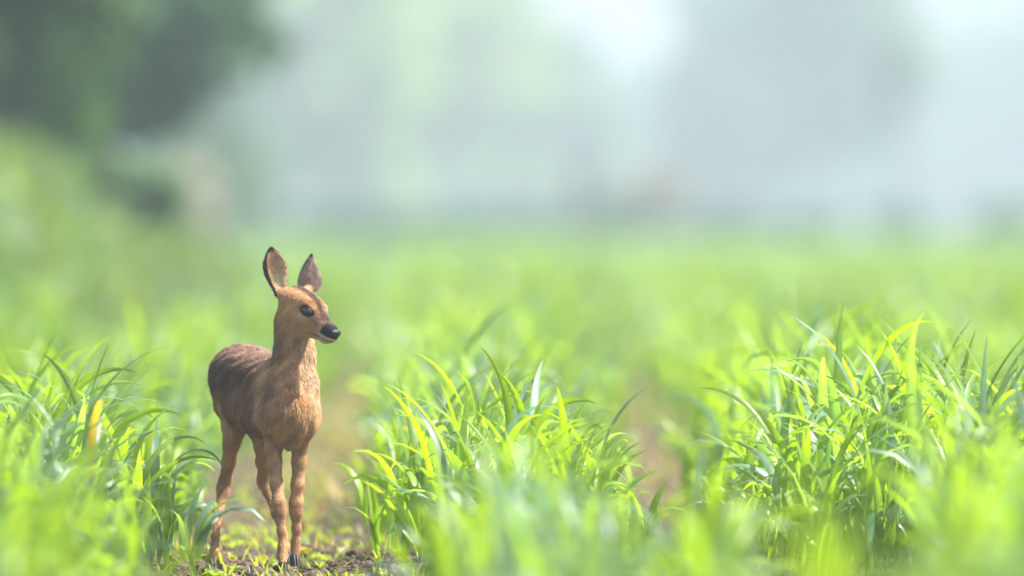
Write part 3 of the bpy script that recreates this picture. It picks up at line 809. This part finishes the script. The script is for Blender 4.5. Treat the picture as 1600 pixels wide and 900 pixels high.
# ------------------------------------------------------------------ trees and shrubs
def tube(path, rad, k=8):
    V = []; Fc = []
    for q, (p, r) in enumerate(zip(path, rad)):
        d = (path[min(q + 1, len(path) - 1)] - path[max(q - 1, 0)]); d = d / (np.linalg.norm(d) + 1e-9)
        a = np.cross(d, [0.3, 1, .1]); a /= np.linalg.norm(a); b = np.cross(d, a)
        for j in range(k):
            V.append(p + r * (math.cos(j * 6.283 / k) * a + math.sin(j * 6.283 / k) * b))
        if q: Fc += [((q - 1) * k + j, (q - 1) * k + (j + 1) % k, q * k + (j + 1) % k, q * k + j) for j in range(k)]
    return np.array(V), np.array(Fc)
def tree(name, x, Y, h, crown, tint, label, cat, group=None, clumps=60, leaves=90, leaf=.2, trunk_r=.2, z0=0., spread=.5, lobes=None, mt=None, thin=0.):
    """crown = (cx, cz, rx, rz) relative to the base"""
    r = empty(name, (x, Y, z0)); tag(r, label, cat, group)
    cx, cz, rx, rz = crown
    top = np.array([cx * .6, 0, cz + rz * .4])
    path = [np.array([0, 0, -.1]), np.array([cx * .1, 0, h * .2]), np.array([cx * .35, .1, max(h * .4, cz - rz * .5)]), top]
    VV, FF = tube(path, [trunk_r, trunk_r * .8, trunk_r * .6, trunk_r * .15]); nv = len(VV); VV = [VV]; FF = [FF]
    cen = rng.normal(size=(clumps, 3)); cen /= np.linalg.norm(cen, axis=1, keepdims=True)
    cen *= (rng.random((clumps, 1)) ** .45) * (1 + .25 * rng.normal(size=(clumps, 1)).clip(-1, 1))
    cen = cen * np.array([rx, rx, rz]) + np.array([cx, 0, cz])
    cen[:, 2] = np.maximum(cen[:, 2], .15)
    for c in cen[:: max(1, clumps // 9)]:
        s = path[2] if c[2] > path[2][2] else path[1]
        v, f = tube([s, (s + c) / 2 + np.array([0, 0, .1 * rz]), c], [trunk_r * .35, trunk_r * .22, trunk_r * .06], 5)
        VV.append(v); FF.append(f + nv); nv += len(v)
    link('trunk', npmesh('trunk', np.concatenate(VV), np.concatenate(FF)), r, M_bark)
    cr = min(rx, rz) * spread * rng.uniform(.5, 1.1, clumps)
    n = clumps * leaves
    d = rng.normal(size=(clumps, leaves, 3)); d /= np.linalg.norm(d, axis=-1, keepdims=True)
    c = cen[:, None] + d * (cr[:, None, None] * rng.random((clumps, leaves, 1)) ** .4) * np.array([1.15, 1.15, .75])
    c = c.reshape(-1, 3)
    a = rng.normal(size=(n, 3)); a /= np.linalg.norm(a, axis=1, keepdims=True)
    b = np.cross(a, rng.normal(size=(n, 3))); b /= np.linalg.norm(b, axis=1, keepdims=True)
    sz = leaf * rng.uniform(.6, 1.4, (n, 1))
    V = np.stack([c - a * sz, c - b * sz * .45, c + a * sz, c + b * sz * .45], 1).reshape(-1, 3)
    V[:, 2] = np.maximum(V[:, 2], .02)
    ct = np.repeat(rng.uniform(.7, 1.35, clumps), leaves)
    tt = np.repeat(np.array(tint) * (ct * rng.uniform(.8, 1.2, n))[:, None], 4, 0)
    link('crown', npmesh('crown', V, np.arange(n * 4).reshape(-1, 4), False, {'tint': tt}), r, mt or M_tree)
    return r
DK = (.055, .165, .075); MD = (.085, .175, .075); LT = (.24, .35, .13)
def T(name, px, D, ztop, zbot, wpx, tint, label, cat='tree', group=None, **kw):
    x = (px - 800) / F * D; rx = wpx / F * D / 2
    cz = (ztop + zbot) / 2; rz = (ztop - zbot) / 2
    return tree(name, x, D, ztop, (0, cz, rx, rz), tint, label, cat, group, **kw)
# near left wood edge
tree('broadleaf_tree', -6.65, 64, 9, (1.75, 3.85, 3.3, 3.6), DK, 'big dark broadleaf tree whose low crown fills the upper left corner', 'tree', clumps=330, leaves=190, leaf=.12, trunk_r=.3, z0=.9, spread=.28)
tree('shrub', -2.75, 64, 2.2, (.1, .95, .5, .7), DK, 'dense green bush on top of the bank at the left edge', 'shrub', clumps=60, leaves=150, leaf=.07, trunk_r=.05, z0=.6, spread=.45)
tree('broadleaf_tree', -2.55, 72, 4, (.1, 2.0, .66, .95), DK, 'dark bushy tree behind the bank, under the big dark crown', 'tree', clumps=110, leaves=180, leaf=.10, trunk_r=.04, z0=.35, spread=.62)
tree('broadleaf_tree', -2.9, 54, 4, (.62, .95, .50, .62), (.07, .17, .04), 'fresh green sunlit young tree at the left edge before the dark tree', 'tree', clumps=34, leaves=120, leaf=.05, trunk_r=.05, z0=.75, spread=.45)
tree('shrub', -2.1, 60, 1.2, (0, .15, .45, .28), MD, 'mid green shrub on the bank slope under the dark tree', 'shrub', clumps=26, leaves=120, leaf=.05, trunk_r=.04, z0=.55, spread=.5)
# middle distance
T('shrub', 325, 175, 2.1, .1, 190, MD, 'soft green bush between the bank and the cream flowering shrub', 'shrub', clumps=40, leaves=110, leaf=.10, trunk_r=.06, spread=.45)
T('flowering_shrub', 290, 150, 1.35, .6, 95, (.50, .46, .36), 'cream flowering shrub glowing pale beside the bank', 'shrub', clumps=22, leaves=120, leaf=.06, trunk_r=.05, mt=M_dry)
T('broadleaf_tree', 330, 260, 5.2, .2, 200, MD, 'soft green tree standing low between the bank and the pale tree', 'tree', clumps=60, leaves=100, leaf=.17, trunk_r=.2, spread=.36)
T('broadleaf_tree', 520, 380, 13., .4, 330, LT, 'pale yellow green tree rising behind the fawn', 'tree', clumps=110, leaves=100, leaf=.28, trunk_r=.3, spread=.30)
T('broadleaf_tree', 700, 430, 14., .4, 320, LT, 'hazy light green tree right of the pale yellow green one', 'tree', clumps=110, leaves=100, leaf=.32, trunk_r=.3, spread=.30)
T('broadleaf_tree', 860, 470, 9.0, .3, 250, MD, 'low hazy tree standing left of the bright sky gap', 'tree', clumps=80, leaves=90, leaf=.32, trunk_r=.3, spread=.36)
T('broadleaf_tree', 1150, 480, 12., .4, 240, MD, 'hazy blue green tree right of the bright sky gap', 'tree', clumps=90, leaves=90, leaf=.34, trunk_r=.3, spread=.34)
T('broadleaf_tree', 1310, 440, 14., 2.6, 250, MD, 'tall hazy tree with a wide crown at the right', 'tree', clumps=100, leaves=90, leaf=.32, trunk_r=.25, spread=.31)
T('poplar_tree', 1405, 330, 7.0, 3.0, 70, MD, 'slim hazy tree with a bare dark trunk at the right', 'tree', clumps=24, leaves=80, leaf=.16, trunk_r=.13, spread=.5)
# field-edge shrubs, dark at the foot of the haze
SH = [(380, 215, 120, 1.05, DK, 'dark round shrub at the field edge directly left of the fawn ears'),
      (480, 222, 110, .75, MD, 'low dull green shrub at the field edge above the fawn head'),
      (600, 225, 130, .8, DK, 'low spreading dark shrub at the field edge right of the fawn ears'),
      (730, 225, 140, .7, DK, 'wide low shrub in the middle of the field edge'),
      (850, 228, 110, .65, MD, 'small green shrub left of the brown dry shrub'),
      (965, 218, 80, .95, DK, 'dark green shrub in front of the beige dry shrub'),
      (1130, 228, 130, .65, MD, 'flat green shrub right of the beige dry shrub'),
      (1260, 226, 120, .7, MD, 'flat green shrub left of the slim dark trunk'),
      (1400, 218, 90, .75, DK, 'dark little shrub at the foot of the slim trunk'),
      (545, 205, 120, .62, DK, 'long low dark shrub directly above and right of the fawn ears'),
      (665, 206, 130, .62, DK, 'long low dark shrub under the hazy light green tree'),
      (790, 207, 130, .62, DK, 'long low dark shrub left of the narrow dead shrub'),
      (1570, 216, 110, .85, DK, 'dark green shrub at the right end of the field edge')]
for px, D, wpx, zt, tn, lb in SH:
    T('shrub', px, D, zt * 1.25, .1, wpx, DK, lb, 'shrub', 'shrubs along the far field edge', clumps=30, leaves=110, leaf=.10, trunk_r=.05, spread=.5)
T('dry_shrub', 1005, 222, 1.7, .2, 150, (.33, .28, .22), 'beige brown dry shrub at the far field edge', 'shrub', clumps=26, leaves=90, leaf=.08, trunk_r=.06, spread=.45, mt=M_dry)
T('dry_shrub', 915, 221, 2.0, .3, 44, (.10, .08, .07), 'narrow dark brown dead shrub left of the beige dry shrub', 'shrub', clumps=16, leaves=70, leaf=.06, trunk_r=.08, spread=.6, mt=M_dry)
# farthest tree line
FT = [(90, 560, 360, 15), (330, 600, 330, 15), (560, 640, 330, 15), (760, 620, 300, 12.5), (915, 640, 230, 8.5), (1050, 650, 230, 9.5), (1200, 600, 280, 13), (1390, 640, 280, 12),
      (1540, 660, 280, 13.5), (1720, 640, 300, 13.5), (-100, 600, 300, 14)]
FL = ['', 'faint', '']
pos = ['behind the dark left tree', 'left of the fawn', 'above the fawn', 'in the centre left', 'under the bright sky gap', 'right of the bright sky gap', 'behind the wide right crown', 'behind the slim trunk', 'near the right edge', 'beyond the right edge', 'beyond the left edge']
for (px, D, wpx, zt), ps in zip(FT, pos):
    T('broadleaf_tree', px, D, zt, .2, wpx, MD, 'ghostly blue grey distant tree ' + ps, 'tree', 'distant trees fading into the haze', clumps=80, leaves=80, leaf=.50, trunk_r=.3, spread=.40)

# ------------------------------------------------------------------ haze
hx, hy0, hy1, hz0, hz1 = 710, -60, 1010, -1.1, 17.
V = [(-hx, hy0, hz0), (hx, hy0, hz0), (hx, hy1, hz0), (-hx, hy1, hz0), (-hx, hy0, hz1), (hx, hy0, hz1), (hx, hy1, hz1), (-hx, hy1, hz1)]
Fc = [(0, 3, 2, 1), (4, 5, 6, 7), (0, 1, 5, 4), (1, 2, 6, 5), (2, 3, 7, 6), (3, 0, 4, 7)]
hm, t, out = mat('haze')
pv = N(t, 'ShaderNodeVolumePrincipled'); pv.inputs['Color'].default_value = (.61, .68, .76, 1); pv.inputs['Density'].default_value = HAZE
pv.inputs['Anisotropy'].default_value = .2
t.links.new(pv.outputs[0], out.inputs['Volume'])
tag(link('haze', npmesh('haze', V, Fc, False), mat=hm), 'pale morning haze over the whole field', kind='stuff')
# the ground sheet must lie inside the haze's footprint near the scene; triangles so far:
print('crop tris', ntri)
